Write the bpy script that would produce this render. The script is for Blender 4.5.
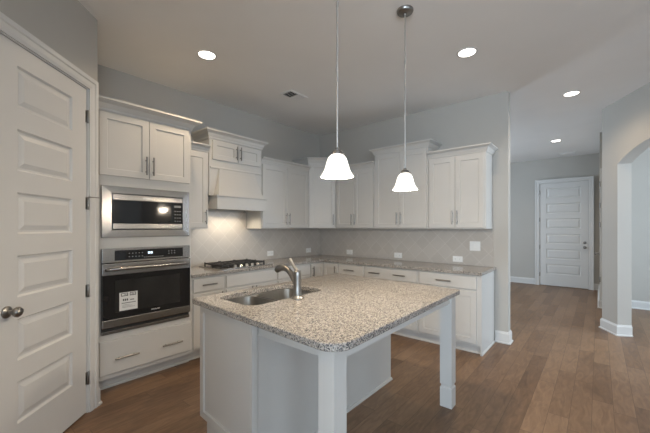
import bpy, bmesh, math, random
from mathutils import Vector, Matrix
random.seed(7)
for o in list(bpy.data.objects): bpy.data.objects.remove(o)
S = bpy.context.scene
COL = S.collection
PI = math.pi

# ------------------------------------------------------------------ camera
cd = bpy.data.cameras.new('camera'); cam = bpy.data.objects.new('camera', cd); COL.objects.link(cam)
cam.location = (3.8502, -4.3988, 1.407); cam.rotation_euler = (PI/2, 0, math.radians(40.211))
cd.sensor_fit = 'HORIZONTAL'; cd.sensor_width = 36.0; cd.lens = 36.0*323.883/650.0
cd.shift_y = (226.9457-216.5)/650.0; cd.clip_start = .05
S.camera = cam
# ------------------------------------------------------------------ world, daylight, exposure
S.view_settings.view_transform = 'Standard'; S.view_settings.look = 'None'
S.view_settings.gamma = 1.0; S.view_settings.use_curve_mapping = False
S.view_settings.exposure = 0.04
w = bpy.data.worlds.new('sky'); S.world = w; w.use_nodes = True
bgn = w.node_tree.nodes['Background']; bgn.inputs[0].default_value = (.62, .78, 1.0, 1); bgn.inputs[1].default_value = .6
S.cycles.max_bounces = 8; S.cycles.diffuse_bounces = 5; S.cycles.glossy_bounces = 4
S.cycles.sample_clamp_indirect = 6.0
S.cycles.use_denoising = True

CEIL = 3.045
DAY = (.70, .85, 1.0)
def daylight(loc, rz, sx, sz, power, tilt=0.0):      # daylight entering through a window opening
    l = bpy.data.lights.new('window_daylight', 'AREA'); l.shape = 'RECTANGLE'; l.size = sx; l.size_y = sz
    l.energy = power; l.color = DAY
    o = bpy.data.objects.new('window_daylight', l); COL.objects.link(o)
    o.location = loc; o.rotation_euler = (PI/2+tilt, 0, rz)
daylight((5.0, -8.66, 1.6), 0, 1.5, 1.9, 165, .3)
daylight((6.7, -8.66, 1.6), 0, 1.3, 1.9, 150, .3)
daylight((7.76, -6.2, 1.6), PI/2, 1.5, 1.9, 62, .35)
daylight((7.76, -3.4, 1.6), PI/2, 1.5, 1.9, 24, .45)
daylight((7.76, 1.6, 1.6), PI/2, 1.5, 1.9, 185, -.12)
daylight((-.16, 2.6, 1.6), -PI/2, 1.3, 1.9, 85, -.15)

# ------------------------------------------------------------------ materials
class NT:
    def __init__(s, name):
        s.m = bpy.data.materials.new(name); s.m.use_nodes = True
        s.t = s.m.node_tree; s.n = s.t.nodes; s.b = s.n['Principled BSDF']
    def node(s, typ, **kw):
        x = s.n.new(typ)
        for k, v in kw.items(): setattr(x, k, v)
        return x
    def link(s, a, b): s.t.links.new(a, b)
    def math(s, op, a, b=None, c=None):
        x = s.n.new('ShaderNodeMath'); x.operation = op
        for i, v in enumerate((a, b, c)):
            if v is None: continue
            if isinstance(v, (int, float)): x.inputs[i].default_value = v
            else: s.link(v, x.inputs[i])
        return x.outputs[0]
    def ramp(s, fac, stops, interp='LINEAR'):
        x = s.n.new('ShaderNodeValToRGB'); r = x.color_ramp; r.interpolation = interp
        while len(r.elements) < len(stops): r.elements.new(.5)
        for e, (p, c) in zip(r.elements, stops): e.position = p; e.color = (*c, 1)
        s.link(fac, x.inputs[0]); return x.outputs[0]
    def pos(s): return s.n.new('ShaderNodeTexCoord').outputs['Object']

def simple(name, col, rough=.5, metal=0, var=.06, scale=6, bump=0, bscale=200, stretch=None, spec=None):
    k = NT(name); b = k.b
    p = k.pos()
    if stretch:
        mp = k.node('ShaderNodeMapping'); mp.inputs['Scale'].default_value = stretch; k.link(p, mp.inputs[0]); p = mp.outputs[0]
    nz = k.node('ShaderNodeTexNoise'); nz.inputs['Scale'].default_value = scale; nz.inputs['Detail'].default_value = 3
    k.link(p, nz.inputs['Vector'])
    lo = tuple(c*(1-var) for c in col); hi = tuple(min(1, c*(1+var)) for c in col)
    k.link(k.ramp(nz.outputs['Fac'], [(.3, lo), (.7, hi)]), b.inputs['Base Color'])
    k.link(k.math('MULTIPLY_ADD', nz.outputs['Fac'], .12, rough-.06), b.inputs['Roughness'])
    b.inputs['Metallic'].default_value = metal
    if spec is not None: b.inputs['Specular IOR Level'].default_value = spec
    if bump:
        n2 = k.node('ShaderNodeTexNoise'); n2.inputs['Scale'].default_value = bscale
        k.link(p, n2.inputs['Vector'])
        bp = k.node('ShaderNodeBump'); bp.inputs['Strength'].default_value = bump; bp.inputs['Distance'].default_value = .002
        k.link(n2.outputs['Fac'], bp.inputs['Height']); k.link(bp.outputs[0], b.inputs['Normal'])
    return k.m
def glow(name, col, strength, base=(.9, .9, .9)):
    k = NT(name); k.b.inputs['Base Color'].default_value = (*base, 1)
    nz = k.node('ShaderNodeTexNoise'); nz.inputs['Scale'].default_value = 9; k.link(k.pos(), nz.inputs['Vector'])
    k.link(k.math('MULTIPLY_ADD', nz.outputs['Fac'], .1, .25), k.b.inputs['Roughness'])
    k.b.inputs['Emission Color'].default_value = (*col, 1); k.b.inputs['Emission Strength'].default_value = strength
    return k.m

WALL = simple('wall_paint', (.475, .455, .42), .75, var=.015, scale=2, bump=.15, bscale=260)
CEILM = simple('ceiling_paint', (.84, .83, .815), .85, var=.015, scale=2, bump=.2, bscale=180)
CAB = simple('cabinet_paint', (.575, .562, .535), .42, var=.012, scale=4)
TRIM = simple('trim_paint', (.65, .645, .63), .4, var=.012, scale=4)
STEEL = simple('stainless_steel', (.33, .322, .315), .24, 1, .03, 3, stretch=(1, 1, 60))
SINKM = simple('sink_steel', (.30, .285, .26), .33, 1, .06, 3, stretch=(30, 30, 2))
NICKEL = simple('brushed_nickel', (.30, .288, .27), .33, 1, .06, 30)
KNOB = simple('polished_knob', (.70, .69, .67), .22, 1, .03, 20)
ROD = simple('satin_rod', (.60, .585, .56), .42, 1, .03, 20)
BGLASS = simple('black_glass', (.012, .012, .013), .07, 0, .2, 5)
BLACK = simple('black_enamel', (.015, .015, .016), .35, 0, .2, 8)
IRON = simple('cast_iron', (.018, .018, .019), .55, 0, .25, 40, bump=.3)
DARKGAP = simple('dark_recess', (.02, .02, .02), .8)
PLATE = simple('white_plastic', (.82, .82, .80), .35, var=.01)
SLOT = simple('slot_grey', (.35, .35, .34), .5)
PAPER = simple('paper_white', (.72, .72, .70), .6, var=.02)
INK = simple('ink_black', (.03, .03, .03), .6)
INKG = simple('ink_grey', (.30, .30, .30), .6)
LETTER = simple('silver_lettering', (.75, .75, .74), .4)
CLOCK = glow('clock_display', (.75, .88, 1.0), 1.6, (.1, .1, .1))
SHADE = glow('opal_glass', (1.0, .93, .82), 1.35)
LENS = glow('led_lens', (1.0, .94, .85), 7.0)
HOODL = glow('hood_lens', (1.0, .85, .62), 6.0)

def granite():
    k = NT('speckled_granite'); p = k.pos()
    v = k.node('ShaderNodeTexVoronoi'); v.inputs['Scale'].default_value = 200; k.link(p, v.inputs['Vector'])
    sp = k.node('ShaderNodeSeparateColor'); k.link(v.outputs['Color'], sp.inputs[0])
    n = k.node('ShaderNodeTexNoise'); n.inputs['Scale'].default_value = 45; n.inputs['Detail'].default_value = 3; k.link(p, n.inputs['Vector'])
    f = k.math('ADD', k.math('MULTIPLY', sp.outputs[0], .72), k.math('MULTIPLY', n.outputs['Fac'], .40))
    c = k.ramp(f, [(0, (.025, .026, .030)), (.25, (.11, .11, .118)), (.37, (.25, .225, .20)), (.49, (.40, .37, .33)), (.66, (.47, .44, .40)), (.82, (.30, .265, .23)), (.91, (.13, .13, .135))], 'CONSTANT')
    k.link(c, k.b.inputs['Base Color'])
    k.link(k.math('MULTIPLY_ADD', n.outputs['Fac'], .08, .07), k.b.inputs['Roughness'])
    return k.m
GRANITE = granite()

def tile():
    k = NT('diagonal_taupe_tile'); p = k.pos()
    s = k.node('ShaderNodeSeparateXYZ'); k.link(p, s.inputs[0])
    u = k.math('ADD', s.outputs[0], s.outputs[1]); r = .70711/.152
    a = k.math('MULTIPLY', k.math('ADD', u, s.outputs[2]), r); b = k.math('MULTIPLY', k.math('SUBTRACT', s.outputs[2], u), r)
    fa = k.math('ABSOLUTE', k.math('SUBTRACT', k.math('FRACT', a), .5)); fb = k.math('ABSOLUTE', k.math('SUBTRACT', k.math('FRACT', b), .5))
    e = k.math('MAXIMUM', fa, fb)
    g = k.math('GREATER_THAN', e, .487)
    cb = k.node('ShaderNodeCombineXYZ'); k.link(k.math('FLOOR', a), cb.inputs[0]); k.link(k.math('FLOOR', b), cb.inputs[1])
    wn = k.node('ShaderNodeTexWhiteNoise'); wn.noise_dimensions = '2D'; k.link(cb.outputs[0], wn.inputs['Vector'])
    n = k.node('ShaderNodeTexNoise'); n.inputs['Scale'].default_value = 14; n.inputs['Detail'].default_value = 4; k.link(p, n.inputs['Vector'])
    f = k.math('ADD', k.math('MULTIPLY', wn.outputs['Value'], .5), k.math('MULTIPLY', n.outputs['Fac'], .5))
    c = k.ramp(f, [(.2, (.47, .435, .395)), (.8, (.51, .475, .435))])
    mx = k.node('ShaderNodeMix'); mx.data_type = 'RGBA'; k.link(g, mx.inputs[0]); k.link(c, mx.inputs[6]); mx.inputs[7].default_value = (.60, .57, .53, 1)
    k.link(mx.outputs[2], k.b.inputs['Base Color'])
    k.link(k.math('MULTIPLY_ADD', g, .4, .32), k.b.inputs['Roughness'])
    bp = k.node('ShaderNodeBump'); bp.inputs['Strength'].default_value = .35; bp.inputs['Distance'].default_value = .002; bp.invert = True
    k.link(k.math('SMOOTH_MAX', e, .47, .01), bp.inputs['Height']); k.link(bp.outputs[0], k.b.inputs['Normal'])
    return k.m
TILE = tile()

def wood_floor():
    k = NT('hardwood_planks'); p = k.pos()
    s = k.node('ShaderNodeSeparateXYZ'); k.link(p, s.inputs[0])
    px = k.math('DIVIDE', s.outputs[0], .127); row = k.math('FLOOR', px)
    wr = k.node('ShaderNodeTexWhiteNoise'); wr.noise_dimensions = '1D'; k.link(row, wr.inputs['W'])
    py = k.math('DIVIDE', k.math('ADD', s.outputs[1], k.math('MULTIPLY', wr.outputs['Value'], 7.3)), .95); cell = k.math('FLOOR', py)
    cb = k.node('ShaderNodeCombineXYZ'); k.link(row, cb.inputs[0]); k.link(cell, cb.inputs[1])
    wn = k.node('ShaderNodeTexWhiteNoise'); wn.noise_dimensions = '2D'; k.link(cb.outputs[0], wn.inputs['Vector'])
    # grain: stretched noise, shifted from board to board
    ad = k.node('ShaderNodeVectorMath'); ad.operation = 'MULTIPLY_ADD'
    k.link(wn.outputs['Color'], ad.inputs[0]); ad.inputs[1].default_value = (9, 9, 9); k.link(p, ad.inputs[2])
    mp = k.node('ShaderNodeMapping'); mp.inputs['Scale'].default_value = (9, 1.8, 1); k.link(ad.outputs[0], mp.inputs[0])
    n = k.node('ShaderNodeTexNoise'); n.inputs['Scale'].default_value = 2.2; n.inputs['Detail'].default_value = 7; n.inputs['Distortion'].default_value = 1.6; k.link(mp.outputs[0], n.inputs['Vector'])
    f = k.math('ADD', k.math('MULTIPLY', wn.outputs['Value'], .28), k.math('MULTIPLY', n.outputs['Fac'], .74))
    c = k.ramp(f, [(.22, (.110, .058, .029)), (.5, (.205, .120, .066)), (.80, (.31, .195, .115))])
    ex = k.math('ABSOLUTE', k.math('SUBTRACT', k.math('FRACT', px), .5)); ey = k.math('ABSOLUTE', k.math('SUBTRACT', k.math('FRACT', py), .5))
    g = k.math('MAXIMUM', k.math('GREATER_THAN', ex, .487), k.math('GREATER_THAN', ey, .4978))
    mx = k.node('ShaderNodeMix'); mx.data_type = 'RGBA'; k.link(k.math('MULTIPLY', g, .55), mx.inputs[0]); k.link(c, mx.inputs[6]); mx.inputs[7].default_value = (.05, .03, .019, 1)
    k.link(mx.outputs[2], k.b.inputs['Base Color'])
    k.link(k.math('MULTIPLY_ADD', n.outputs['Fac'], .18, .30), k.b.inputs['Roughness'])
    bp = k.node('ShaderNodeBump'); bp.inputs['Strength'].default_value = .12; bp.inputs['Distance'].default_value = .002
    k.link(k.math('SUBTRACT', n.outputs['Fac'], g), bp.inputs['Height']); k.link(bp.outputs[0], k.b.inputs['Normal'])
    return k.m
FLOOR = wood_floor()

# ------------------------------------------------------------------ mesh helpers
def BM(): return bmesh.new()
def box(bm, x0, x1, y0, y1, z0, z1, bev=0, M=None):
    t = bmesh.new()
    v = [t.verts.new((x, y, z)) for z in (z0, z1) for y in (y0, y1) for x in (x0, x1)]
    for f in ((0, 2, 3, 1), (4, 5, 7, 6), (0, 1, 5, 4), (2, 6, 7, 3), (0, 4, 6, 2), (1, 3, 7, 5)): t.faces.new([v[i] for i in f])
    if bev: bmesh.ops.bevel(t, geom=list(t.edges), offset=bev, segments=2, affect='EDGES', profile=.6)
    merge(bm, t, M)
def merge(bm, t, M=None):
    if M is not None: bmesh.ops.transform(t, matrix=M, verts=list(t.verts))
    me = bpy.data.meshes.new('tmp'); t.to_mesh(me); t.free(); bm.from_mesh(me); bpy.data.meshes.remove(me)
def loft(bm, loops, closed=True, caps=True):
    L = [[bm.verts.new(p) for p in lp] for lp in loops]; n = len(L[0])
    for a, b in zip(L, L[1:]):
        for i in range(n if closed else n-1):
            j = (i+1) % n; bm.faces.new((a[i], a[j], b[j], b[i]))
    if caps: bm.faces.new(L[0][::-1]); bm.faces.new(L[-1])
    return L
def lathe(bm, prof, c=(0, 0, 0), n=28, M=None, caps=True):
    t = bmesh.new()
    loft(t, [[(r*math.cos(2*PI*i/n), r*math.sin(2*PI*i/n), z) for i in range(n)] for r, z in prof], True, caps)
    bmesh.ops.translate(t, vec=c, verts=list(t.verts)) if M is None else None
    merge(bm, t, M)
def tube(bm, pts, rad, n=10):
    pts = [Vector(p) for p in pts]; rs = rad if isinstance(rad, (list, tuple)) else [rad]*len(pts)
    loops = []; up = None
    for i, p in enumerate(pts):
        d = (pts[min(i+1, len(pts)-1)]-pts[max(i-1, 0)]).normalized()
        if up is None: up = Vector((0, 0, 1)) if abs(d.z) < .9 else Vector((1, 0, 0))
        a = d.cross(up).normalized(); b = a.cross(d).normalized(); up = b
        loops.append([p+a*rs[i]*math.cos(2*PI*k/n)+b*rs[i]*math.sin(2*PI*k/n) for k in range(n)])
    loft(bm, loops)
def sweep(bm, path, prof, closed_profile=True):
    """profile (offset to the right of travel, z) swept along a plan polyline with mitred corners"""
    P = [Vector(p) for p in path]; loops = []
    nr = lambda d: Vector((d.y, -d.x)).normalized()
    for i, p in enumerate(P):
        ns = []
        if i > 0: ns.append(nr(P[i]-P[i-1]))
        if i < len(P)-1: ns.append(nr(P[i+1]-P[i]))
        m = ns[0] if len(ns) == 1 else (ns[0]+ns[1])/(1+ns[0].dot(ns[1]))
        loops.append([(p.x+m.x*o, p.y+m.y*o, z) for o, z in prof])
    loft(bm, loops, True, True)
def prism(bm, poly, z0, z1):
    loft(bm, [[(x, y, z0) for x, y in poly], [(x, y, z1) for x, y in poly]])
def obj(name, bm, mat, parent=None, smooth=False):
    bmesh.ops.recalc_face_normals(bm, faces=list(bm.faces))
    me = bpy.data.meshes.new(name); bm.to_mesh(me); bm.free(); me.materials.append(mat)
    if smooth:
        for f in me.polygons: f.use_smooth = True
        try: me.set_sharp_from_angle(angle=math.radians(40))
        except Exception: pass
    o = bpy.data.objects.new(name, me); COL.objects.link(o)
    if parent: o.parent = parent
    return o
def tag(o, label, cat, group=None):
    o['label'] = label; o['category'] = cat
    if group: o['group'] = group
    return o
def thing(name, label, cat, loc=(0, 0, 0), rz=0, group=None):
    o = bpy.data.objects.new(name, None); o.empty_display_size = .1; COL.objects.link(o)
    o.location = loc; o.rotation_euler = (0, 0, rz)
    return tag(o, label, cat, group)
def struct(name, bm, mat, parent=None, smooth=False):
    o = obj(name, bm, mat, parent, smooth)
    if not parent: o['kind'] = 'structure'
    return o
def copy_tree(o, parent=None):
    c = o.copy(); COL.objects.link(c)
    if parent: c.parent = parent
    for ch in list(o.children): copy_tree(ch, c)
    return c
def lamp(kind, name, parent, loc, energy, col, **kw):
    l = bpy.data.lights.new(name, kind); l.energy = energy; l.color = col
    for k, v in kw.items(): setattr(l, k, v)
    o = bpy.data.objects.new(name, l); COL.objects.link(o); o.parent = parent; o.location = loc; return o

# ------------------------------------------------------------------ setting: walls, floor, ceiling
def wall_cells(bm, L, th, ops, z1=CEIL, M=None, z0=0.0):
    xs = sorted({0, L, *[v for o in ops for v in o[:2]]}); zs = sorted({z0, z1, *[v for o in ops for v in o[2:4]]})
    for a, b in zip(xs, xs[1:]):
        for c, d in zip(zs, zs[1:]):
            mx, mz = (a+b)/2, (c+d)/2
            if any(o[0] < mx < o[1] and o[2] < mz < o[3] for o in ops): continue
            box(bm, a, b, 0, th, c, d, M=M)
    bmesh.ops.remove_doubles(bm, verts=list(bm.verts), dist=1e-5)
def frame_M(x, y, rz): return Matrix.Translation((x, y, 0)) @ Matrix.Rotation(rz, 4, 'Z')
def wall(name, x, y, rz, L, th=.12, ops=(), mat=WALL):
    """local x runs along the wall to the right as seen from the room; the room is on local -y"""
    bm = BM(); wall_cells(bm, L, th, list(ops), M=frame_M(x, y, rz)); return struct(name, bm, mat)

bm = BM(); box(bm, -.3, 7.8, -8.8, 5.3, -.1, 0); struct('floor', bm, FLOOR)
bm = BM(); box(bm, -.3, 7.8, -8.8, 5.3, CEIL, CEIL+.1); struct('ceiling', bm, CEILM)
wall('wall_left', 0, -3.72, PI/2, 3.84)
wall('wall_back', 0, 0, 0, 3.018)
DR = math.radians(135)
def diag(s): return (.813+.70711*s, -3.602-.70711*s)
DL = 1.45
dx, dy = diag(DL)
bm = BM(); wall_cells(bm, DL, .1, [(DL-.885, DL-.118, -.01, 2.458)], M=frame_M(dx, dy, DR), z0=0.0); struct('wall_diagonal', bm, WALL)
bm = BM(); box(bm, .0, .80, -3.70, -3.60, 0, CEIL); struct('wall_pantry', bm, WALL)
wall('wall_daylight_block', 3.45, -4.95, PI, 3.45-dx+.12)  # unseen wall added to keep rear daylight off the island end panel
wall('wall_rear_left', dx, -8.5, PI/2, abs(-8.5-dy))
WOP = lambda c, wd: (c-wd/2, c+wd/2, .65, 2.55)
wall('wall_rear', 7.6, -8.5, PI, 7.6-dx, ops=[WOP(7.6-5.0, 1.5), WOP(7.6-6.7, 1.3)])
wall('wall_right', 7.6, 5.15, -PI/2, 5.15+8.5, ops=[WOP(5.15+6.2, 1.5), WOP(5.15+3.4, 1.5), WOP(5.15-1.6, 1.5)])
wall('wall_far', 0, 5.03, 0, 7.6)
wall('wall_foyer', 0, .12, PI/2, 4.91, ops=[WOP(2.6-.12, 1.3)])
wall('wall_dining', 3.98, 3.33, 0, 3.62, .1)
bm = BM(); box(bm, 3.862, 3.98, 2.975, 5.03, 0, CEIL); box(bm, 3.945, 4.035, 1.62, 2.975, 0, CEIL); struct('wall_hall', bm, WALL)  # second box: hidden wall added to stop dining daylight reaching the hall

# arched wall on the right
AR = math.radians(-62); AX, AY, AT = 3.885, 1.54, .155
AM = frame_M(AX, AY, AR); AL = 3.4
def arch_pts(n=28):
    s0, s1, zs, za = .32, 1.76, 2.225, 2.425
    c = (s0+s1)/2; hw = (s1-s0)/2; r = za-zs; R = (hw*hw+r*r)/(2*r); a = math.asin(hw/R)
    return [(c+R*math.sin(-a+2*a*i/n), za-R+R*math.cos(-a+2*a*i/n)) for i in range(n+1)]
bm = BM(); A = arch_pts()
box(bm, 0, .32, 0, AT, 0, CEIL, M=AM); box(bm, 1.76, AL, 0, AT, 0, CEIL, M=AM)
t = BM()
lo_f = [t.verts.new((s, 0, z)) for s, z in A]; hi_f = [t.verts.new((s, 0, CEIL)) for s, z in A]
lo_b = [t.verts.new((s, AT, z)) for s, z in A]; hi_b = [t.verts.new((s, AT, CEIL)) for s, z in A]
for i in range(len(A)-1):
    t.faces.new((lo_f[i], lo_f[i+1], hi_f[i+1], hi_f[i])); t.faces.new((lo_b[i+1], lo_b[i], hi_b[i], hi_b[i+1])); t.faces.new((lo_f[i+1], lo_f[i], lo_b[i], lo_b[i+1]))
merge(bm, t, AM); bmesh.ops.remove_doubles(bm, verts=list(bm.verts), dist=1e-4)
struct('wall_arch', bm, WALL)
ex, ey = AX+math.cos(AR)*AL, AY+math.sin(AR)*AL
wall('wall_living', ex, ey, 0, 7.6-ex, .12)

# windows (behind the camera and in the next rooms)
def window(n, x, y, rz, wd):
    M = frame_M(x, y, rz)
    bm = BM()
    for a, b, c, d in ((-wd/2, wd/2, .65, .70), (-wd/2, wd/2, 2.50, 2.55), (-wd/2, -wd/2+.05, .70, 2.50), (wd/2-.05, wd/2, .70, 2.50), (-wd/2+.05, wd/2-.05, 1.58, 1.62)):
        box(bm, a, b, .04, .09, c, d, M=M)
    o = struct('window_%d' % n, bm, TRIM)
    bm = BM(); box(bm, -wd/2-.05, wd/2+.05, -.03, .04, .62, .65, .004, M=M); struct('window_sill', bm, TRIM, o)
window(1, 5.0, -8.5, PI, 1.5); window(2, 6.7, -8.5, PI, 1.3)
window(3, 7.6, -6.2, -PI/2, 1.5); window(4, 7.6, -3.4, -PI/2, 1.5); window(5, 7.6, 1.6, -PI/2, 1.5); window(6, 0, 2.6, PI/2, 1.3)

# baseboards
BB = [(0, 0), (.028, 0), (.028, .012), (.016, .02), (.016, .115), (.010, .128), (.006, .140), (0, .140)]
def baseboard(side, path):
    bm = BM(); sweep(bm, path, BB); struct('baseboard_'+side, bm, TRIM)
baseboard('pier', [(2.878, 0), (3.018, 0), (3.018, .12), (.2, .12)])
aw = lambda s, n: (AX+math.cos(AR)*s-math.sin(AR)*n, AY+math.sin(AR)*s+math.cos(AR)*n)
baseboard('arch', [aw(0, AT), aw(0, 0), aw(.32, 0), aw(.32, AT)])
baseboard('arch_right', [aw(1.76, AT), aw(1.76, 0), aw(AL, 0)])
baseboard('far', [(.02, 5.03), (2.66, 5.03)])
baseboard('far_right', [(3.756, 5.03), (3.862, 5.03)])
baseboard('hall', [(3.862, 5.00), (3.862, 2.975), (3.944, 2.975)])
baseboard('dining', [(3.99, 3.33), (7.58, 3.33)])
bm = BM(); sweep(bm, [diag(.024), (.8125, -3.5995), (.655, -3.5995)], BB); struct('baseboard_diagonal', bm, TRIM)

# ------------------------------------------------------------------ six panel doors
def panel_door(n, x, y, rz, W, H, hinge_right, knob_kind, th=.04, gap=.012):
    """local frame of the wall face: x right, -y to the viewer; slab face set a little behind the wall face"""
    root = bpy.data.objects.new('door_%d' % n, None); COL.objects.link(root); root['kind'] = 'structure'
    root.location = (x, y, 0); root.rotation_euler = (0, 0, rz)
    yf = .006
    bm = BM()
    st = .155*W/.762 if W < .8 else .13; x0, x1 = st, W-st
    pit = (H-.245)/6; zb0 = .285
    zs = [0+gap]; pan = []
    for i in range(6):
        a = zb0+.3605*i*(H/2.445); b = a+.238*(H/2.445); pan.append((a, b))
    # face built from stiles and rails, panels recessed with a raised field
    box(bm, .002, x0, yf, yf+th, gap, H); box(bm, x1, W-.002, yf, yf+th, gap, H)
    edges = [gap]+[v for p in pan for v in p]+[H]
    for i in range(0, len(edges), 2): box(bm, x0, x1, yf, yf+th, edges[i], edges[i+1])
    for a, b in pan:
        lps = []
        for ins, d in ((0, 0), (.010, .013), (.022, .013), (.050, .003), (.052, .003)):
            lps.append([(x0+ins, yf+d, a+ins), (x1-ins, yf+d, a+ins), (x1-ins, yf+d, b-ins), (x0+ins, yf+d, b-ins)])
        L = loft(bm, lps, True, False); bm.faces.new(L[-1])
    bmesh.ops.remove_doubles(bm, verts=list(bm.verts), dist=1e-5)
    slab = obj('door_slab', bm, TRIM, root)
    # casing
    bm = BM(); cw = .09
    pr = [(0, 0), (0, .012), (.02, .017), (.05, .017), (.058, .024), (.085, .024), (.09, .018), (.09, 0)]
    def leg(path, flip):
        pass
    ox0, ox1, oz = -.010, W+.010, H+.010
    for seg in ('l', 'r', 't'):
        lp = []
        for o, d in pr:
            if seg == 'l': lp.append(((ox0-o, -d, 0), (ox0-o, -d, oz+o)))
            if seg == 'r': lp.append(((ox1+o, -d, 0), (ox1+o, -d, oz+o)))
            if seg == 't': lp.append(((ox0-o, -d, oz+o), (ox1+o, -d, oz+o)))
        loft(bm, [[q[0] for q in lp], [q[1] for q in lp]])
    obj('door_casing', bm, TRIM, root)
    bm = BM()
    box(bm, ox0, -.002, 0, .10, 0, oz); box(bm, W+.002, ox1, 0, .10, 0, oz); box(bm, -.002, W+.002, 0, .10, H+.003, oz)
    box(bm, -.002, W+.002, yf+th+.002, .10, 0, .010)
    obj('door_jamb', bm, TRIM, root)
    hx = W+.002 if hinge_right else -.002
    for z in (.265, .925, 1.585, 2.24):
        bm = BM(); lathe(bm, [(.0075, -.048), (.0085, -.046), (.0085, .046), (.0075, .048)], (hx, -.004, z), 12)
        box(bm, hx-.016, hx+.002, 0.003, .0062, z-.045, z+.045); obj('hinge', bm, NICKEL, root, True)
    kx = (.085 if hinge_right else W-.063)
    R = Matrix.Rotation(PI/2, 4, 'X')
    def knob(z, dead=False):
        bm = BM(); M = Matrix.Translation((kx, yf, z)) @ R
        if dead: lathe(bm, [(.030, 0), (.030, .010), (.024, .018), (.012, .020), (.010, .030), (.0, .031)], M=M)
        else: lathe(bm, [(.033, 0), (.033, .006), (.026, .012), (.012, .016), (.011, .032), (.020, .040), (.028, .052), (.0285, .062), (.022, .072), (.010, .077), (0, .078)], M=M)
        return obj('deadbolt' if dead else 'door_knob', bm, NICKEL, root, True)
    knob(.94)
    if knob_kind == 'entry': knob(1.05, True)
    if knob_kind == 'stop':
        bm = BM(); box(bm, hx-.004, hx+.004, -.014, -.010, 1.625, 1.640); tube(bm, [(hx, -.012, 1.632), (hx+.022, -.040, 1.632), (hx+.055, -.052, 1.632)], .004, 8); obj('door_stop', bm, NICKEL, root, True)
    return root
qx, qy = diag(.122+.762)
panel_door(1, qx, qy, DR, .762, 2.445, True, 'stop')
panel_door(2, 2.756, 5.03-.048, 0, .914, 2.445, False, 'entry')
# hall side door seen edge-on: casing edge with hinges on the wall end, knob towards the hall
root = bpy.data.objects.new('door_3', None); COL.objects.link(root); root['kind'] = 'structure'; root.location = (3.862, 2.975, 0)
bm = BM(); box(bm, .006, .066, -.022, -.0005, .141, 2.42, .003); obj('door_casing', bm, TRIM, root)
for z in (1.45, 1.78, 2.15, .5):
    bm = BM(); lathe(bm, [(.007, -.045), (.008, -.043), (.008, .043), (.007, .045)], (.004, -.024, z), 10); obj('hinge', bm, NICKEL, root, True)
bm = BM(); lathe(bm, [(.030, 0), (.030, .006), (.011, .014), (.011, .034), (.027, .050), (.027, .060), (.012, .072), (0, .073)], M=Matrix.Translation((-.001, .08, .94)) @ Matrix.Rotation(-PI/2, 4, 'Y')); obj('door_knob', bm, NICKEL, root, True)

# ------------------------------------------------------------------ cabinetry helpers (local: x right, front towards -y, wall at y=0)
def shaker(bm, x0, x1, z0, z1, yf, th=.02, st=.058, dep=.009):
    """frame-and-panel door, front face at y=yf, back at yf+th"""
    f = lambda ins, y: [(x0+ins, y, z0+ins), (x1-ins, y, z0+ins), (x1-ins, y, z1-ins), (x0+ins, y, z1-ins)]
    L = loft(bm, [f(0, yf+th), f(0, yf+.002), f(.002, yf), f(st, yf), f(st+.004, yf+dep), f(st+.005, yf+dep)], True, True)
def slab(bm, x0, x1, z0, z1, yf, th=.02):
    f = lambda ins, y: [(x0+ins, y, z0+ins), (x1-ins, y, z0+ins), (x1-ins, y, z1-ins), (x0+ins, y, z1-ins)]
    loft(bm, [f(0, yf+th), f(0, yf+.006), f(.0025, yf+.0015), f(.006, yf)])
def pull(parent, x, z, yf, vert, L=.168):
    bm = BM(); h = L/2; off = -.030
    ax = (lambda s: (x, yf+off, z+s)) if vert else (lambda s: (x+s, yf+off, z))
    tube(bm, [ax(-h), ax(h)], .0076, 10)
    for s in (-h*.62, h*.62):
        p = ax(s); tube(bm, [(p[0], yf+.001, p[2]), (p[0], yf+off, p[2])], .005, 8)
    return obj('handle', bm, NICKEL, parent, True)
CR = lambda z, h, p: [(0, z), (.006, z), (.010, z+h*.10), (.012, z+h*.22), (.020, z+h*.34), (p*.45, z+h*.60), (p*.80, z+h*.76), (p*.86, z+h*.80), (p, z+h*.82), (p, z+h), (0, z+h)]
def crown(parent, W, D, z, h, left, right, p=.068, name='crown_molding'):
    path = ([(0, -.002)] if left else []) + [(0, -D), (W, -D)] + ([(W, -.002)] if right else [])
    bm = BM(); sweep(bm, path, CR(z, h, p)); obj(name, bm, CAB, parent)
    bm = BM()
def cabinet(name, label, loc, rz, W, D, z0, z1, fronts, group=None, toe=0, cr=None, cat='cabinet', rail=False):
    c = thing(name, label, cat, (loc[0], loc[1], z0), rz, group)
    H = z1-z0
    bm = BM()
    if toe:
        box(bm, .0008, W-.0008, -D, -.001, toe, H); box(bm, .0008, W-.0008, -D+.065, -.001, 0, toe)
    else: box(bm, .0008, W-.0008, -D, -.001, 0, H)
    obj('body', bm, CAB, c)
    if toe:
        bm = BM(); sweep(bm, [(.0015, -D+.062), (W-.0015, -D+.062)], [(0, .0), (.014, .0), (.013, .008), (.008, .014), (.003, .016), (.003, toe-.002), (0, toe-.002)]); obj('toe_kick', bm, CAB, c)
    if rail:
        bm = BM(); box(bm, .001, W-.001, -D-.002, -D+.018, -.018, -.0005, .002); obj('light_rail', bm, CAB, c)
    for f in fronts:
        kind, x0, x1, a, b, hs = f; a -= z0; b -= z0; yf = -D-.0205
        bm = BM()
        (slab if kind == 'drawer' else shaker)(bm, x0, x1, a, b, yf)
        o = obj(kind, bm, CAB, c)
        for hx, hz, v in hs: pull(o, hx, hz-z0, yf, v)
    if cr: crown(c, W, D, cr[0]-z0, cr[1], cr[2], cr[3], cr[4] if len(cr) > 4 else .062)
    return c
UH = 1.523    # height of the pulls on the wall cabinets
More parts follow.
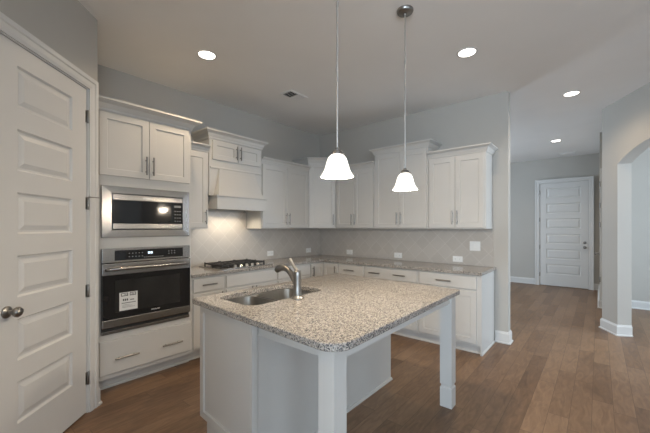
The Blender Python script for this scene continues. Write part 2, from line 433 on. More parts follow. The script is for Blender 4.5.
def pair(W, a, b, hz=UH, m=.016):
    c = W/2
    return [('door', m, c-.002, a, b, [(c-.030, hz, True)]), ('door', c+.002, W-m, a, b, [(c+.030, hz, True)])]

UG, BG = 'white wall cabinets', 'white base cabinets'
R90 = PI/2
# --- tall oven cabinet (left wall, front faces +x)
TY0, TW, TD = -3.572, .838, .628
tower = thing('oven_cabinet', 'tall white cabinet beside the pantry door, holding the microwave and oven', 'cabinet', (0, TY0, 0), R90)
bm = BM()
box(bm, 0, TW, -.05, -.001, .1, 2.40)                                     # back
box(bm, 0, .02, -TD, -.05, .1, 2.40); box(bm, TW-.02, TW, -TD, -.05, .1, 2.40)
for a, b in ((.10, .50), (1.205, 1.335), (1.745, 2.40)): box(bm, .02, TW-.02, -TD, -.05, a, b)
for a, b in ((.50, 1.205), (1.335, 1.745)):
    box(bm, .02, .055, -TD, -TD+.02, a, b); box(bm, TW-.055, TW-.02, -TD, -TD+.02, a, b)
box(bm, 0, TW, -TD+.07, -.001, 0, .1)
bmesh.ops.remove_doubles(bm, verts=list(bm.verts), dist=1e-5)
obj('body', bm, CAB, tower)
bm = BM(); sweep(bm, [(0, -TD+.068), (TW, -TD+.068)], [(0, 0), (.016, 0), (.015, .010), (.009, .016), (.003, .018), (.003, .098), (0, .098)]); obj('toe_kick', bm, CAB, tower)
yf = -TD-.0205
for x0, x1, hx in ((.026, .421, .392), (.425, .812, .454)):
    bm = BM(); shaker(bm, x0, x1, 1.85, 2.392, yf); o = obj('door', bm, CAB, tower); pull(o, hx, 1.968, yf, True)
bm = BM(); slab(bm, .028, .826, .14, .430, yf); o = obj('drawer', bm, CAB, tower); pull(o, .232, .268, yf, False, .19); pull(o, .63, .268, yf, False, .19)
crown(tower, TW, TD, 2.398, .100, False, True, .078)

# --- microwave
mw = thing('microwave', 'stainless built-in microwave above the wall oven', 'microwave', (0, TY0, 1.315), R90)
MX0, MX1, MH = .042, .808, .447
F = lambda x0, x1, z0, z1, y: [(x0, y, z0), (x1, y, z0), (x1, y, z1), (x0, y, z1)]
yo = -TD-.022
bm = BM()
L = loft(bm, [F(MX0, MX1, 0, MH, -TD-.001), F(MX0, MX1, 0, MH, yo+.003), F(MX0+.003, MX1-.003, .003, MH-.003, yo), F(.115, .738, .066, .385, yo-.002), F(.118, .735, .069, .382, yo+.012)], True, False)
obj('trim_frame', bm, STEEL, mw)
bm = BM(); box(bm, .1185, .7345, yo+.006, -.20, .0695, .3815); obj('oven_body', bm, BLACK, mw)
bm = BM(); box(bm, .122, .731, yo-.012, yo+.005, .074, .122, .003); box(bm, .122, .731, yo-.012, yo+.005, .328, .378, .003); dfr = obj('door', bm, STEEL, mw)
dfr['label'] = 'steel bands above and below the dark window'
bm = BM(); box(bm, .122, .628, yo-.010, yo+.005, .1225, .3275, .002); obj('window', bm, BGLASS, dfr)
bm = BM(); box(bm, .630, .731, yo-.011, yo+.005, .1225, .3275, .002); cp = obj('control_panel', bm, BGLASS, mw)
for i in range(4):
    for j in range(3): bm = BM(); box(bm, .652+j*.024, .664+j*.024, yo-.0125, yo-.0105, .145+i*.032, .152+i*.032); obj('key', bm, SLOT, cp)
bm = BM(); box(bm, .648, .714, yo-.0125, yo-.0105, .282, .302); obj('display', bm, SLOT, cp)
def lettering(name, body, size, mat, parent, M, depth=.0006):
    cu = bpy.data.curves.new(name, 'FONT'); cu.body = body; cu.size = size; cu.align_x = 'CENTER'; cu.align_y = 'CENTER'; cu.extrude = depth
    tmp = bpy.data.objects.new(name, cu); COL.objects.link(tmp)
    bpy.context.view_layer.update()
    me = bpy.data.meshes.new_from_object(tmp.evaluated_get(bpy.context.evaluated_depsgraph_get()))
    bpy.data.objects.remove(tmp); me.transform(M); me.materials.clear(); me.materials.append(mat)
    o = bpy.data.objects.new(name, me); COL.objects.link(o); o.parent = parent; return o
RX = Matrix.Rotation(PI/2, 4, 'X')
lettering('brand_lettering', 'FRIGIDAIRE', .013, LETTER, dfr, Matrix.Translation((.40, yo-.0125, .353)) @ RX)

# --- wall oven
ov = thing('wall_oven', 'stainless wall oven with black glass door and paper label', 'oven', (0, TY0, .488), R90)
OZ = .488; z = lambda v: v-OZ
bm = BM()
box(bm, MX0, MX1, -TD-.012, -TD-.001, 0, z(1.22)); box(bm, .06, TW-.06, -TD-.001, -.06, .02, z(1.20)); obj('oven_body', bm, DARKGAP, ov)
bm = BM(); box(bm, MX0, MX1, yo-.012, -TD-.012, z(1.098), z(1.22), .004); pan = obj('control_panel', bm, STEEL, ov)
bm = BM(); box(bm, .135, .735, yo-.0135, yo-.0115, z(1.115), z(1.203), .001); gl = obj('display_glass', bm, BGLASS, pan)
bm = BM()
for q in range(2):
    box(bm, .405+q*.022, .423+q*.022, yo-.0142, yo-.0134, z(1.160), z(1.180))
obj('clock', bm, CLOCK, pan)
def key(x, zz, w_): bm = BM(); box(bm, x, x+w_, yo-.0142, yo-.0134, z(zz), z(zz)+.0055); obj('touch_key', bm, INKG, pan)
for i in range(2):
    for j in range(5): key(.245+j*.027, 1.140+i*.030, .008)
    for j in range(3): key(.590+j*.028, 1.150+i*.022, .010)
for j in range(10): key(.372+j*.018, 1.128, .008)
yd = yo-.022
bm = BM()
box(bm, MX0, MX1, yd, -TD-.012, z(.992), z(1.092), .004); box(bm, MX0, MX1, yd, -TD-.012, z(.545), z(.613), .004)
od = obj('oven_door', bm, STEEL, ov)
bm = BM(); box(bm, MX0, MX1, yd+.002, -TD-.012, z(.6135), z(.9915), .003); gw = obj('door_glass', bm, BGLASS, od)
bm = BM(); box(bm, .135, .70, yd+.0012, yd+.0022, z(.665), z(.945)); g2 = obj('inner_window', bm, simple('tinted_glass', (.022, .022, .022), .12, 0, .2, 5), od)
bm = BM(); pts = [(.072, yd-.002, z(1.040)), (.078, yd-.030, z(1.043)), (.11, yd-.045, z(1.046))]+[(.11+.618*i/10, yd-.048, z(1.048)) for i in range(1, 10)]+[(.728, yd-.045, z(1.046)), (.76, yd-.030, z(1.043)), (.766, yd-.002, z(1.040))]
tube(bm, pts, .013, 12); obj('handle', bm, STEEL, od, True)
bm = BM(); box(bm, MX0, MX1, yo-.004, -TD-.012, z(.488), z(.515), .003); obj('vent_trim', bm, STEEL, ov)
bm = BM(); box(bm, MX0+.01, MX1-.01, -TD-.016, -TD-.012, z(.516), z(.544)); obj('vent_slot', bm, DARKGAP, ov)
lettering('brand_lettering', 'FRIGIDAIRE', .015, LETTER, od, Matrix.Translation((.47, yd+.0012, z(.640))) @ RX)
bm = BM(); box(bm, .168, .313, yd-.0005, yd+.0015, z(.675), z(.833)); lb = obj('paper_label', bm, PAPER, ov); lb['label'] = 'white paper label with black print'
bm = BM()
yl = yd-.0010
for a, b, c, d in ((.180, .236, .800, .806), (.180, .236, .822, .827), (.180, .185, .800, .827), (.231, .236, .800, .827), (.250, .300, .800, .806), (.250, .300, .822, .827), (.250, .255, .800, .827), (.295, .300, .800, .827), (.205, .235, .811, .815), (.262, .288, .811, .815), (.185, .298, .737, .742)):
    box(bm, a, b, yl, yl+.0006, z(c), z(d))
for j, x in enumerate((.195, .210, .225)): box(bm, x, x+.010, yl, yl+.0006, z(.758), z(.776))
box(bm, .252, .285, yl, yl+.0006, z(.760), z(.767)); obj('printed_marks', bm, INK, lb)
bm = BM()
for q in range(3): box(bm, .190, .290-.02*q, yl, yl+.0006, z(.700)+q*.011, z(.7035)+q*.011)
obj('small_print', bm, INKG, lb)

# --- wall cabinets, left wall
ZB, ZT, ZTT = 1.385, 2.292, 2.452
STD = (2.285, .080, False, False); TALL = (2.447, .086, True, True); HOODC = (2.455, .105, True, True, .066)
L1Y, HY0, HY1, L2E = -2.732, -2.362, -1.585, -.630
cabinet('wall_cabinet', 'narrow white wall cabinet between the oven tower and range hood', (0, L1Y), R90, HY0-L1Y-.001, .32, ZB, ZT,
        [('door', .016, HY0-L1Y-.02, ZB+.014, 2.268, [(HY0-L1Y-.05, UH, True)])], UG, cr=STD)
hw_ = HY1-HY0
cabinet('wall_cabinet', 'short raised white cabinet with two small doors above the range hood', (0, HY0), R90, hw_, .338, 2.135, ZTT,
        [('door', .034, hw_/2-.002, 2.214, 2.442, [(hw_/2-.030, 2.330, True)]), ('door', hw_/2+.002, hw_-.034, 2.214, 2.442, [(hw_/2+.030, 2.330, True)])], UG, cr=HOODC)
cabinet('wall_cabinet', 'white two-door wall cabinet between the range hood and the corner', (0, HY1+.001), R90, L2E-HY1-.002, .32, ZB, ZT,
        pair(L2E-HY1-.002, ZB+.014, 2.268), UG, cr=STD)
# --- range hood with tapered chimney
hood = thing('range_hood', 'white tapered wooden range hood above the gas cooktop', 'range hood', (0, HY0, 1.612), R90)
bm = BM(); box(bm, .001, hw_-.001, -.338, -.001, .171, 2.1345-1.612); obj('body', bm, CAB, hood)
bm = BM()
lp = []
for i in range(9):
    q = i/8; zz = .172+(.494-.172)*q; e = (1-q)**1.25
    a = .125-.070*e; d = .356+.098*e
    lp.append([(a, -.3383, zz), (a, -d, zz), (hw_-a, -d, zz), (hw_-a, -.3383, zz)])
loft(bm, lp)
sweep(bm, [(.012, -.3383), (hw_-.012, -.3383)], [(0, .4945), (.012, .4945), (.016, .500), (.016, .512), (.010, .520), (0, .520)])
obj('chimney', bm, CAB, hood)
bm = BM()
box(bm, .028, hw_-.028, -.470, -.450, .004, .150); box(bm, .028, .045, -.450, -.001, .004, .150); box(bm, hw_-.045, hw_-.028, -.450, -.001, .004, .150)
sweep(bm, [(.028, -.34), (.028, -.470), (hw_-.028, -.470), (hw_-.028, -.34)], [(-.02, .150), (.003, .150), (.012, .158), (.012, .170), (-.02, .170)])
box(bm, .028, hw_-.028, -.458, -.30, .150, .170); obj('mantel', bm, CAB, hood)
bm = BM(); box(bm, .047, hw_-.047, -.448, -.002, .030, .145, .002); ins = obj('liner', bm, STEEL, hood)
bm = BM(); lathe(bm, [(.030, .026), (.030, .031)], (.26, -.25, 0), 20); obj('hood_lamp', bm, HOODL, hood)
bm = BM(); lathe(bm, [(.030, .026), (.030, .031)], (hw_-.26, -.25, 0), 20); obj('hood_lamp', bm, HOODL, hood)
for xx in (.26, hw_-.26):
    lamp('SPOT', 'hood_bulb', hood, (xx, -.22, .020), 8.0, (1, .84, .62), spot_size=math.radians(150), spot_blend=.6, shadow_soft_size=.03)
# --- diagonal corner wall cabinet
cc = thing('corner_wall_cabinet', 'tall white diagonal wall cabinet in the corner', 'cabinet', (0, 0, ZB), 0, UG)
P = [(.001, -.001), (.001, -.629), (.318, -.629), (.629, -.318), (.629, -.001)]
bm = BM(); prism(bm, P, 0, 2.437-ZB); obj('body', bm, CAB, cc)
bm = BM(); sweep(bm, [(.002, -.629), (.318, -.629), (.629, -.318), (.629, -.002)], CR(2.430-ZB, .078, .056)); obj('crown_molding', bm, CAB, cc)
M45 = Matrix.Translation((.318, -.629, 0)) @ Matrix.Rotation(PI/4, 4, 'Z'); WD = math.hypot(.311, .311)
bm = BM(); shaker(bm, .014, WD-.014,   .014, 2.412-ZB, -.0205); bmesh.ops.transform(bm, matrix=M45, verts=list(bm.verts)); dd = obj('door', bm, CAB, cc)
hh = pull(dd, WD-.046, UH-ZB, -.0205, True); hh.data.transform(M45)
# --- wall cabinets, back wall
B1, B2, B3, BE = .631, 1.354, 2.158, 2.850
cabinet('wall_cabinet', 'white two-door wall cabinet on the back wall beside the corner', (B1, 0), 0, B2-B1-.001, .32, ZB, ZT, pair(B2-B1-.001, ZB+.014, 2.268), UG, cr=STD)
cabinet('wall_cabinet', 'tall raised white two-door wall cabinet, middle of the back wall', (B2, 0), 0, B3-B2-.001, .325, ZB, ZTT, pair(B3-B2-.001, ZB+.014, 2.430), UG, cr=TALL)
cabinet('wall_cabinet', 'white two-door wall cabinet at the right end, beside the wall pier', (B3, 0), 0, BE-B3, .32, ZB, ZT, pair(BE-B3, ZB+.014, 2.268), UG, cr=(2.285, .085, False, True))

# --- base cabinets
BD, BZ, TOE = .608, .876, .10
DZ0, DZ1 = .715, .858
LB = [-2.732, -2.332, -1.556, -.916]
def base(label, loc, rz, W, fronts): return cabinet('base_cabinet', label, loc, rz, W, BD, 0, BZ, fronts, BG, toe=TOE)
def bpair(W): 
    c = W/2; m = .02
    return [('door', m, c-.002, .125, .695, [(c-.03, .61, True)]), ('door', c+.002, W-m, .125, .695, [(c+.03, .61, True)])]
W_ = LB[1]-LB[0]-.001
base('white base cabinet with one drawer, between oven tower and cooktop', (0, LB[0]), R90, W_, [('drawer', .024, W_-.016, DZ0, DZ1, [(W_/2, .790, False)]), ('door', .024, W_-.016, .125, .695, [(W_-.05, .61, True)])])
W_ = LB[2]-LB[1]-.001
base('white base cabinet with a wide blank front under the cooktop', (0, LB[1]), R90, W_, [('drawer', .016, W_-.016, DZ0, DZ1, [])]+bpair(W_))
W_ = LB[3]-LB[2]-.001
base('white base cabinet between the cooktop cabinet and the corner cabinet', (0, LB[2]), R90, W_, [('drawer', .016, W_-.016, DZ0, DZ1, [(W_/2, .790, False)])]+bpair(W_))
ck = thing('corner_base_cabinet', 'white corner base cabinet with two doors meeting in an inward angle', 'cabinet', (0, 0, 0), 0, BG)
bm = BM(); prism(bm, [(.001, -.001), (.001, -.915), (BD, -.915), (BD, -BD), (.915, -BD), (.915, -.001)], TOE, BZ)
prism(bm, [(.001, -.001), (.001, -.915), (BD-.065, -.915), (BD-.065, -BD+.065), (.915, -BD+.065), (.915, -.001)], 0, TOE); obj('body', bm, CAB, ck)
bm = BM(); shaker(bm, .016, .915-BD-.023, .125, DZ1, -.0205); ML = Matrix.Translation((BD, -.915, 0)) @ Matrix.Rotation(R90, 4, 'Z'); bmesh.ops.transform(bm, matrix=ML, verts=list(bm.verts)); o = obj('door', bm, CAB, ck)
h_ = pull(o, .045, .745, -.0205, True); h_.data.transform(ML)
bm = BM(); shaker(bm, .023, .915-BD-.016, .125, DZ1, -.0205); ML = Matrix.Translation((BD, -BD, 0)); bmesh.ops.transform(bm, matrix=ML, verts=list(bm.verts)); o = obj('door', bm, CAB, ck)
h_ = pull(o, .915-BD-.045, .745, -.0205, True); h_.data.transform(ML)
RB = [.916, 1.372, 2.155, 2.862]
W_ = RB[1]-RB[0]-.001
base('narrow white base cabinet right of the corner cabinet on the back wall', (RB[0], 0), 0, W_, [('drawer', .016, W_-.016, DZ0, DZ1, [(W_/2-.02, .790, False)]), ('door', .016, W_-.016, .125, .695, [(W_-.05, .61, True)])])
W_ = RB[2]-RB[1]-.001
base('white base cabinet with a two-handled wide drawer, middle of the back wall', (RB[1], 0), 0, W_, [('drawer', .016, W_-.016, DZ0, DZ1, [(.175, .790, False), (.540, .790, False)])]+bpair(W_))
W_ = RB[3]-RB[2]
eb = base('white base cabinet at the right end of the back wall, beside the pier', (RB[2], 0), 0, W_, [('drawer', .016, W_-.034, DZ0, DZ1, [(W_/2-.035, .790, False)]), ('door', .016, W_/2-.012, .125, .695, [(W_/2-.04, .61, True)]), ('door', W_/2-.008, W_-.034, .125, .695, [(W_/2+.02, .61, True)])])
bm = BM(); box(bm, W_, W_+.008, -BD-.001, -.03, .0, BZ-.0005, .001); box(bm, W_+.008, W_+.014, -BD-.001, -BD+.05, .0, BZ-.0005); sweep(bm, [(W_+.008, -.03), (W_+.008, -BD-.001)][::-1], [(0, 0), (.014, 0), (.012, .010), (.006, .018), (0, .019)]); obj('end_panel', bm, CAB, eb)

# --- perimeter countertop and backsplash
def counter(name, outer, holes, z0, z1, mat):
    bm = BM(); e = .004
    def inset(poly, d):
        n = len(poly); out = []
        for i in range(n):
            p0, p1, p2 = (Vector(poly[(i+k) % n]) for k in (-1, 0, 1))
            a, b = (p1-p0).normalized(), (p2-p1).normalized()
            na, nb = Vector((-a.y, a.x)), Vector((-b.y, b.x)); m = (na+nb)/(1+na.dot(nb)); q = p1+m*d; out.append((q.x, q.y))
        return out
    top_e, bot_e = [], []
    for poly, sg in [(outer, 1)]+[(h, -1) for h in holes]:
        ins = inset(poly, e*sg)
        L = loft(bm, [[(*p, z0) for p in ins], [(*p, z0+e) for p in poly], [(*p, z1-e) for p in poly], [(*p, z1) for p in ins]], True, False)
        for lp, store in ((L[0], bot_e), (L[-1], top_e)):
            for i in range(len(lp)): store.append(bm.edges.get((lp[i], lp[(i+1) % len(lp)])))
    bmesh.ops.triangle_fill(bm, edges=top_e, use_beauty=True); bmesh.ops.triangle_fill(bm, edges=bot_e, use_beauty=True)
    return obj(name, bm, mat)
CF = .645
ct = counter('countertop', [(.001, -2.730), (CF, -2.730), (CF, -CF), (2.888, -CF), (2.888, -.001), (.001, -.001)], [], BZ+.001, .914, GRANITE)
tag(ct, 'L-shaped speckled granite countertop along the left and back walls', 'countertop')
bm = BM()
prism(bm, [(.0005, -2.73), (.010, -2.73), (.010, -.010), (2.858, -.010), (2.858, -.0005), (.0005, -.0005)], .9145, ZB-.0005)
box(bm, .0005, .010, HY0+.019, HY1-.019, ZB-.0005, 1.611)
tag(obj('backsplash', bm, TILE), 'taupe tile backsplash laid in a diagonal pattern above the counter', 'backsplash')

# --- cooktop
ck = thing('gas_cooktop', 'stainless gas cooktop with black grates on the left counter', 'cooktop', (0, -2.352, .9145), R90)
CW = .762
bm = BM(); box(bm, 0, CW, -.585, -.075, 0, .010, .004); obj('base_plate', bm, STEEL, ck)
for cx_, cy_, r in ((.16, -.19, .045), (.16, -.41, .036), (.60, -.19, .036), (.60, -.41, .045), (.38, -.29, .052)):
    bm = BM(); lathe(bm, [(r*1.3, .0102), (r*1.25, .016), (r, .018), (r, .028), (r*.8, .032), (0, .033)], (cx_, cy_, 0), 20); obj('burner', bm, BLACK, ck, True)
for gx0, gx1 in ((.06, .268), (.274, .488), (.494, .702)):
    bm = BM(); zt = .028; gy0, gy1 = -.485, -.10
    for x in (gx0, gx1-.014): box(bm, x, x+.014, gy0, gy1, zt, zt+.016, .003)
    for y in (gy0, (gy0+gy1)/2-.007, gy1-.014): box(bm, gx0+.014, gx1-.014, y, y+.014, zt, zt+.016, .003)
    cxm = (gx0+gx1)/2; box(bm, cxm-.006, cxm+.006, gy0+.014, gy1-.014, zt+.001, zt+.017, .002)
    for y in ((gy0*3+gy1)/4, (gy0+gy1*3)/4): box(bm, gx0+.014, cxm-.007, y-.006, y+.006, zt+.001, zt+.020, .002); box(bm, cxm+.007, gx1-.014, y-.006, y+.006, zt+.001, zt+.020, .002)
    for x in (gx0, gx1-.014):
        for y in (gy0, (gy0+gy1)/2-.007, gy1-.014): box(bm, x, x+.014, y, y+.014, .0102, zt); box(bm, x, x+.014, y, y+.014, zt+.016, zt+.024, .003)
    obj('grate', bm, IRON, ck)
for i in range(5):
    bm = BM(); lathe(bm, [(.024, .0102), (.024, .014), (.020, .018), (.018, .036), (.014, .040), (0, .0405)], (.215+i*.083, -.535, 0), 18); obj('knob', bm, KNOB, ck, True)

# --- outlets and switch
def plate(name, label, cat, x, y, zc, rz, w_, h_, slots, group=None):
    p = thing(name, label, cat, (x, y, zc), rz, group)
    bm = BM(); box(bm, -w_/2, w_/2, -.0055, -.0005, -h_/2, h_/2, .002); obj('cover_plate', bm, PLATE, p)
    if slots == 'outlet':
        for s in (-.030, .030):
            bm = BM(); box(bm, s-.016, s+.016, -.0075, -.0052, -.017, .017, .003); q = obj('receptacle', bm, PLATE, p)
            bm = BM(); box(bm, s-.006, s+.006, -.0080, -.0074, .004, .007); box(bm, s-.006, s+.006, -.0080, -.0074, -.007, -.004); obj('slot', bm, SLOT, q)
    else:
        for s in (-.024, .024):
            bm = BM(); box(bm, s-.016, s+.016, -.0085, -.0052, -.033, .033, .002); obj('rocker', bm, PLATE, p)
    return p
OG = 'outlets in the backsplash'
plate('outlet', 'white outlet on the left backsplash, just right of the cooktop', 'outlet', .010, -1.155, 1.003, R90, .122, .076, 'outlet', OG)
plate('outlet', 'white outlet on the left backsplash, nearest the corner', 'outlet', .010, -.303, 1.003, R90, .122, .076, 'outlet', OG)
plate('outlet', 'white outlet on the back wall nearest the corner', 'outlet', .678, -.010, .988, 0, .122, .076, 'outlet', OG)
plate('outlet', 'white outlet under the tall middle wall cabinet', 'outlet', 1.567, -.010, .985, 0, .126, .076, 'outlet', OG)
plate('outlet', 'white outlet under the right end wall cabinet, below the light switch', 'outlet', 2.430, -.010, .985, 0, .126, .076, 'outlet', OG)
plate('light_switch', 'white double light switch at the right end of the tile', 'light switch', 2.645, -.010, 1.163, 0, .128, .120, 'switch')

# ------------------------------------------------------------------ island
SH = lambda x, y: (x, y-.068*(x-2.4))
def shear(bm):
    for v in bm.verts: v.co.y -= .068*(v.co.x-2.4)
    return bm
isl = thing('kitchen_island', 'white kitchen island base with two square posts in the middle of the room', 'island', (0, 0, 0))
IX0, IX1, IY0, IY1 = 1.762, 2.374, -3.278, -1.722
bm = BM(); box(bm, IX0, IX1, IY0, IY1, .11, .60); box(bm, IX0+.06, IX1, IY0, IY1, 0, .11)
box(bm, IX0, IX0+.012, IY0, IY1, .60, BZ); box(bm, IX1-.02, IX1, IY0, IY1, .60, BZ); box(bm, IX0+.012, IX1-.02, IY0, IY0+.02, .60, BZ); box(bm, IX0+.012, IX1-.02, IY1-.02, IY1, .60, BZ)
bmesh.ops.remove_doubles(bm, verts=list(bm.verts), dist=1e-5)
obj('body', shear(bm), CAB, isl)
bm = BM(); shaker(bm, IX0-.004, IX1-.006, .11, BZ-.001, IY0-.0205, .02, .046, .012); obj('end_panel', shear(bm), CAB, isl)
bm = BM(); box(bm, IX1+.0005, IX1+.018, IY0-.02, IY0+.020, .0, BZ-.001, .002); box(bm, IX1-.006, IX1+.0005, IY0-.02, IY0-.0005, 0, BZ-.001); obj('corner_stile', shear(bm), CAB, isl)
bm = BM(); box(bm, IX1+.0005, IX1+.008, IY0+.021, IY1, .0, BZ-.001); obj('back_panel', shear(bm), CAB, isl)
bm = BM(); sweep(bm, [SH(IX1+.008, IY0+.021), SH(IX1+.008, IY1+.004)][::-1], [(0, 0), (-.016, 0), (-.015, .012), (-.009, .020), (0, .021)]); obj('shoe_molding', bm, CAB, isl)
for a, b in ((-3.26, -2.80), (-2.78, -2.30), (-2.28, -1.76)):
    bm = BM(); Mx = Matrix.Translation((IX0, 0, 0)) @ Matrix.Rotation(-R90, 4, 'Z'); shaker(bm, -b, -a, .13, .86, -.0205); bmesh.ops.transform(bm, matrix=Mx, verts=list(bm.verts)); o = obj('door', shear(bm), CAB, isl)
PX0, PX1 = 2.893, 2.984
def post(y0, y1, PX0=PX0, PX1=PX1):
    bm = BM(); cx_, cy_, h = (PX0+PX1)/2, (y0+y1)/2, (PX1-PX0)/2
    sq = lambda r, zz: [(cx_-r, cy_-r, zz), (cx_+r, cy_-r, zz), (cx_+r, cy_+r, zz), (cx_-r, cy_+r, zz)]
    loft(bm, [sq(h, 0), sq(h, .150), sq(h-.007, .158), sq(h-.007, .170), sq(h, .178), sq(h, BZ-.001)])
    dy_ = .068*(cx_-2.4)
    o = obj('leg', bm, CAB, isl); return o
NY = -3.300
post(NY, NY+.089, PX0-.010, PX1-.010); post(-1.862, -1.773)
bm = BM()
b0 = BM(); box(b0, IX1+.019, PX0-.0105, NY+.045, NY+.065, .800, BZ-.001); 
for v in b0.verts: v.co.y -= .0
merge(bm, b0)
box(bm, PX1-.030, PX1-.012, NY+.0895, -1.8625, .815, BZ-.001)
box(bm, IX1+.009, PX0-.0005, -1.835, -1.815, .815, BZ-.001)
obj('apron', bm, CAB, isl)
# countertop with rounded corners and a sink cut-out
def rounded(corners, radii, n=8):
    out = []; N = len(corners)
    for i in range(N):
        p0, p1, p2 = (Vector(corners[(i+k) % N]) for k in (-1, 0, 1)); r = radii[i]
        a, b = (p0-p1).normalized(), (p2-p1).normalized(); ang = a.angle(b); d = r/math.tan(ang/2)
        s, e = p1+a*d, p1+b*d; c = p1+(a+b).normalized()*(r/math.sin(ang/2))
        a0 = math.atan2(s.y-c.y, s.x-c.x); a1 = math.atan2(e.y-c.y, e.x-c.x); da = (a1-a0+PI) % (2*PI)-PI
        for k in range(n+1): out.append((c.x+r*math.cos(a0+da*k/n), c.y+r*math.sin(a0+da*k/n)))
    return out
outer = rounded([(1.703, -3.284), (3.034, -3.362), (3.020, -1.762), (1.690, -1.655)], [.02, .105, .03, .03])
SX0, SX1, SY0, SY1 = 1.786, 2.205, -3.160, -2.455
hole = rounded([(SX0, SY0), (SX1, SY0), (SX1, SY1), (SX0, SY1)], [.10, .07, .07, .10])
it = counter('island_countertop', outer, [hole], BZ+.001, .914, GRANITE)
tag(it, 'speckled granite island countertop with rounded corners and a sink cut-out', 'countertop')
# sink
sk = thing('kitchen_sink', 'stainless double-bowl sink set under the island countertop', 'sink', (1.98, -2.82, .69))
for a, b in ((SY0, -2.852), (-2.822, SY1)):
    bm = BM(); ox, oy, oz = 1.98, -2.82, .69
    def lp(ins, zz, r): return [(x-ox, y-oy, zz-oz) for x, y in rounded([(SX0+ins, a+ins), (SX1-ins, a+ins), (SX1-ins, b-ins), (SX0+ins, b-ins)], [r]*4, 6)]
    zt = BZ-.0005
    loft(bm, [lp(.007, zt-.012, .07), lp(.016, .74, .07), lp(.030, .705, .06), lp(.055, .692, .05), lp(.12, .690, .03), lp(.12, .687, .03), lp(.05, .688, .05), lp(.026, .703, .06), lp(.012, .74, .07), lp(.003, zt-.012, .07), lp(.003, zt, .075), lp(-.012, zt, .08), lp(-.012, zt-.002, .08), lp(.000, zt-.012, .07)][3:10] if False else
         [lp(.150, .690, .02), lp(.055, .692, .05), lp(.030, .705, .06), lp(.016, .74, .07), lp(.004, zt-.010, .075), lp(.001, zt, .078), lp(-.008, zt, .085), lp(-.008, zt-.003, .085), lp(.000, zt-.014, .07), lp(.012, .738, .07), lp(.026, .701, .06), lp(.053, .688, .05), lp(.150, .686, .02)], True, True)
    bw = obj('bowl', bm, SINKM, sk, True)
    bm = BM(); lathe(bm, [(.045, .0008), (.045, .004), (.034, .003), (.030, .0015), (0, .0015)], ((SX0+SX1)/2-ox, (a+b)/2-oy, .0), 20); obj('drain', bm, STEEL, bw, True)
# faucet
fc = thing('kitchen_faucet', 'brushed nickel single-lever faucet behind the island sink', 'faucet', (2.262, -2.815, .9145), math.radians(-12))
bm = BM(); lathe(bm, [(.043, 0), (.043, .006), (.036, .012), (.029, .022), (.027, .09), (.0255, .150), (.026, .172), (.023, .186), (.012, .194), (0, .196)], n=24); obj('body', bm, NICKEL, fc, True)
bm = BM(); pts = [(0, 0, .085), (-.040, 0, .125), (-.080, 0, .160), (-.125, 0, .183), (-.170, 0, .192), (-.215, 0, .191), (-.255, 0, .183), (-.280, 0, .166)]
tube(bm, pts, [.020, .022, .021, .020, .021, .025, .028, .024], 14); sp = obj('spout', bm, NICKEL, fc, True)
bm = BM(); tube(bm, [(-.280, 0, .166), (-.285, 0, .157)], [.017, .015], 12); obj('spray_head', bm, BLACK, sp, True)
bm = BM(); tube(bm, [(.006, 0, .186), (-.030, 0, .206), (-.065, 0, .232), (-.098, 0, .262)], [.014, .011, .010, .013], 10); obj('lever', bm, ROD, fc, True)

# ------------------------------------------------------------------ ceiling fittings
def pendant(label, x, y):
    p = thing('pendant_light', label, 'pendant light', (x, y, CEIL), 0, 'pendant lights over the island')
    zb = 1.672-CEIL
    bm = BM(); lathe(bm, [(.062, -.0005), (.062, -.010), (.056, -.020), (.030, -.028), (.014, -.030), (.010, -.048), (0, -.049)], n=28); obj('canopy', bm, NICKEL, p, True)
    bm = BM(); tube(bm, [(0, 0, -.046), (0, 0, zb+.172)], .0055, 10)
    for q in (.30, .62):
        zz = -.046+(zb+.172+.046)*q; lathe(bm, [(.0075, zz-.012), (.0075, zz+.012)], n=12)
    obj('rod', bm, ROD, p, True)
    bm = BM(); lathe(bm, [(.010, zb+.180), (.013, zb+.174), (.013, zb+.166), (.027, zb+.160), (.031, zb+.152), (.031, zb+.137), (.028, zb+.134)], n=24)
    so = obj('socket_cap', bm, NICKEL, p, True)
    for k in range(3):
        a = k*2*PI/3+.5; bm = BM(); tube(bm, [(.030*math.cos(a), .030*math.sin(a), zb+.145), (.042*math.cos(a), .042*math.sin(a), zb+.145)], .0045, 8); obj('thumb_screw', bm, NICKEL, so, True)
    prof = [(.029, .142), (.034, .140), (.046, .130), (.056, .115), (.063, .095), (.069, .070), (.076, .045), (.085, .025), (.095, .010), (.0985, .002), (.0975, .0), (.091, .010), (.082, .025), (.073, .045), (.066, .070), (.060, .095), (.053, .113), (.043, .127), (.029, .137)]
    bm = BM(); lathe(bm, [(r*.94, zb+.016+z_*.885) for r, z_ in prof], n=36, caps=False); sh = obj('shade', bm, SHADE, p, True)
    bm = BM(); lathe(bm, [(.0, zb+.045), (.018, zb+.050), (.028, zb+.068), (.026, zb+.090), (.014, zb+.112), (.013, zb+.132), (0, zb+.133)], n=20); obj('bulb', bm, LENS, p, True)
    lamp('POINT', 'pendant_bulb', p, (0, 0, zb+.020), 26.0, (1, .84, .64), shadow_soft_size=.05)
    return p
pendant('nearer pendant light with white bell shade, hanging above the sink', 2.730, -2.968)
pendant('farther pendant light with white bell shade and visible round ceiling canopy', 2.731, -2.138)

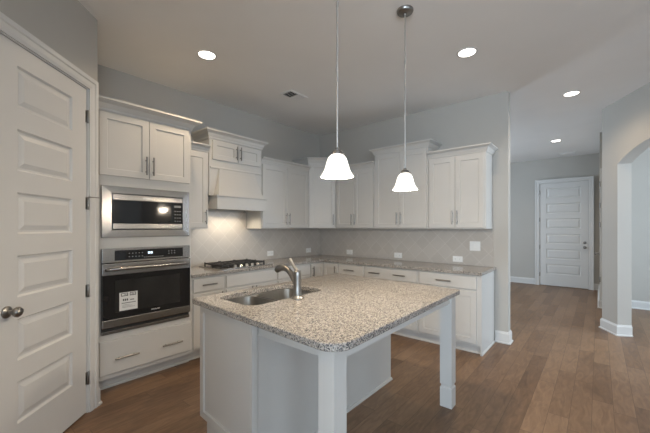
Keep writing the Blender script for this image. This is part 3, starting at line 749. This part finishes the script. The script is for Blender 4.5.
def downlight(label, x, y, power=40):
    p = thing('recessed_light', label, 'recessed light', (x, y, CEIL), 0, 'recessed ceiling lights')
    bm = BM(); lathe(bm, [(.092, -.0004), (.091, -.004), (.078, -.006), (.074, -.003), (.074, -.0004)], n=32, caps=False); obj('trim_ring', bm, TRIM, p, True)
    bm = BM(); lathe(bm, [(.0735, -.0006), (.0735, -.0028), (.05, -.0035), (0, -.0038)], n=32); obj('lens', bm, LENS, p, True)
    lamp('SPOT', 'downlight_beam', p, (0, 0, -.02), power, (1, .77, .52), spot_size=math.radians(150), spot_blend=.8, shadow_soft_size=.06)
    return p
downlight('round recessed light in the ceiling in front of the oven tower', 1.000, -2.769, 52)
downlight('round recessed light in the ceiling before the end of the back wall', 2.905, -1.216)
downlight('round recessed light in the ceiling at the hall entrance', 3.594, .594)
downlight('round recessed light in the ceiling deep in the hall near the door', 3.229, 3.134)
downlight('unseen recessed light added in the ceiling before the pantry door', 2.38, -4.66, 34)  # added out of view to light the island end panel warmly
def vent(label, x, y, w_, l_):
    v = thing('ceiling_vent', label, 'vent', (x, y, CEIL))
    bm = BM()
    for a, b, c, d in ((-w_/2, w_/2, -l_/2, -l_/2+.025), (-w_/2, w_/2, l_/2-.025, l_/2), (-w_/2, -w_/2+.025, -l_/2+.025, l_/2-.025), (w_/2-.025, w_/2, -l_/2+.025, l_/2-.025)): box(bm, a, b, c, d, -.008, -.0005)
    obj('frame', bm, CEILM, v)
    bm = BM(); n = 8
    for i in range(n):
        q = -l_/2+.025+(l_-.05)*(i+.5)/n; box(bm, -w_/2+.025, w_/2-.025, -.010, .010, -.0015, 0, M=Matrix.Translation((0, q, -.006)) @ Matrix.Rotation(math.radians(38 if i < n/2 else -38), 4, 'X'))
    obj('louvers', bm, CEILM, v)
    bm = BM(); box(bm, -w_/2+.025, w_/2-.025, -l_/2+.025, l_/2-.025, -.0008, -.0003); obj('duct_opening', bm, DARKGAP, v)
vent('small square ceiling vent above the range wall cabinets', .947, -1.564, .20, .30)
vent('long ceiling vent at the end of the hall above the door', 3.32, 4.545, .30, .14)
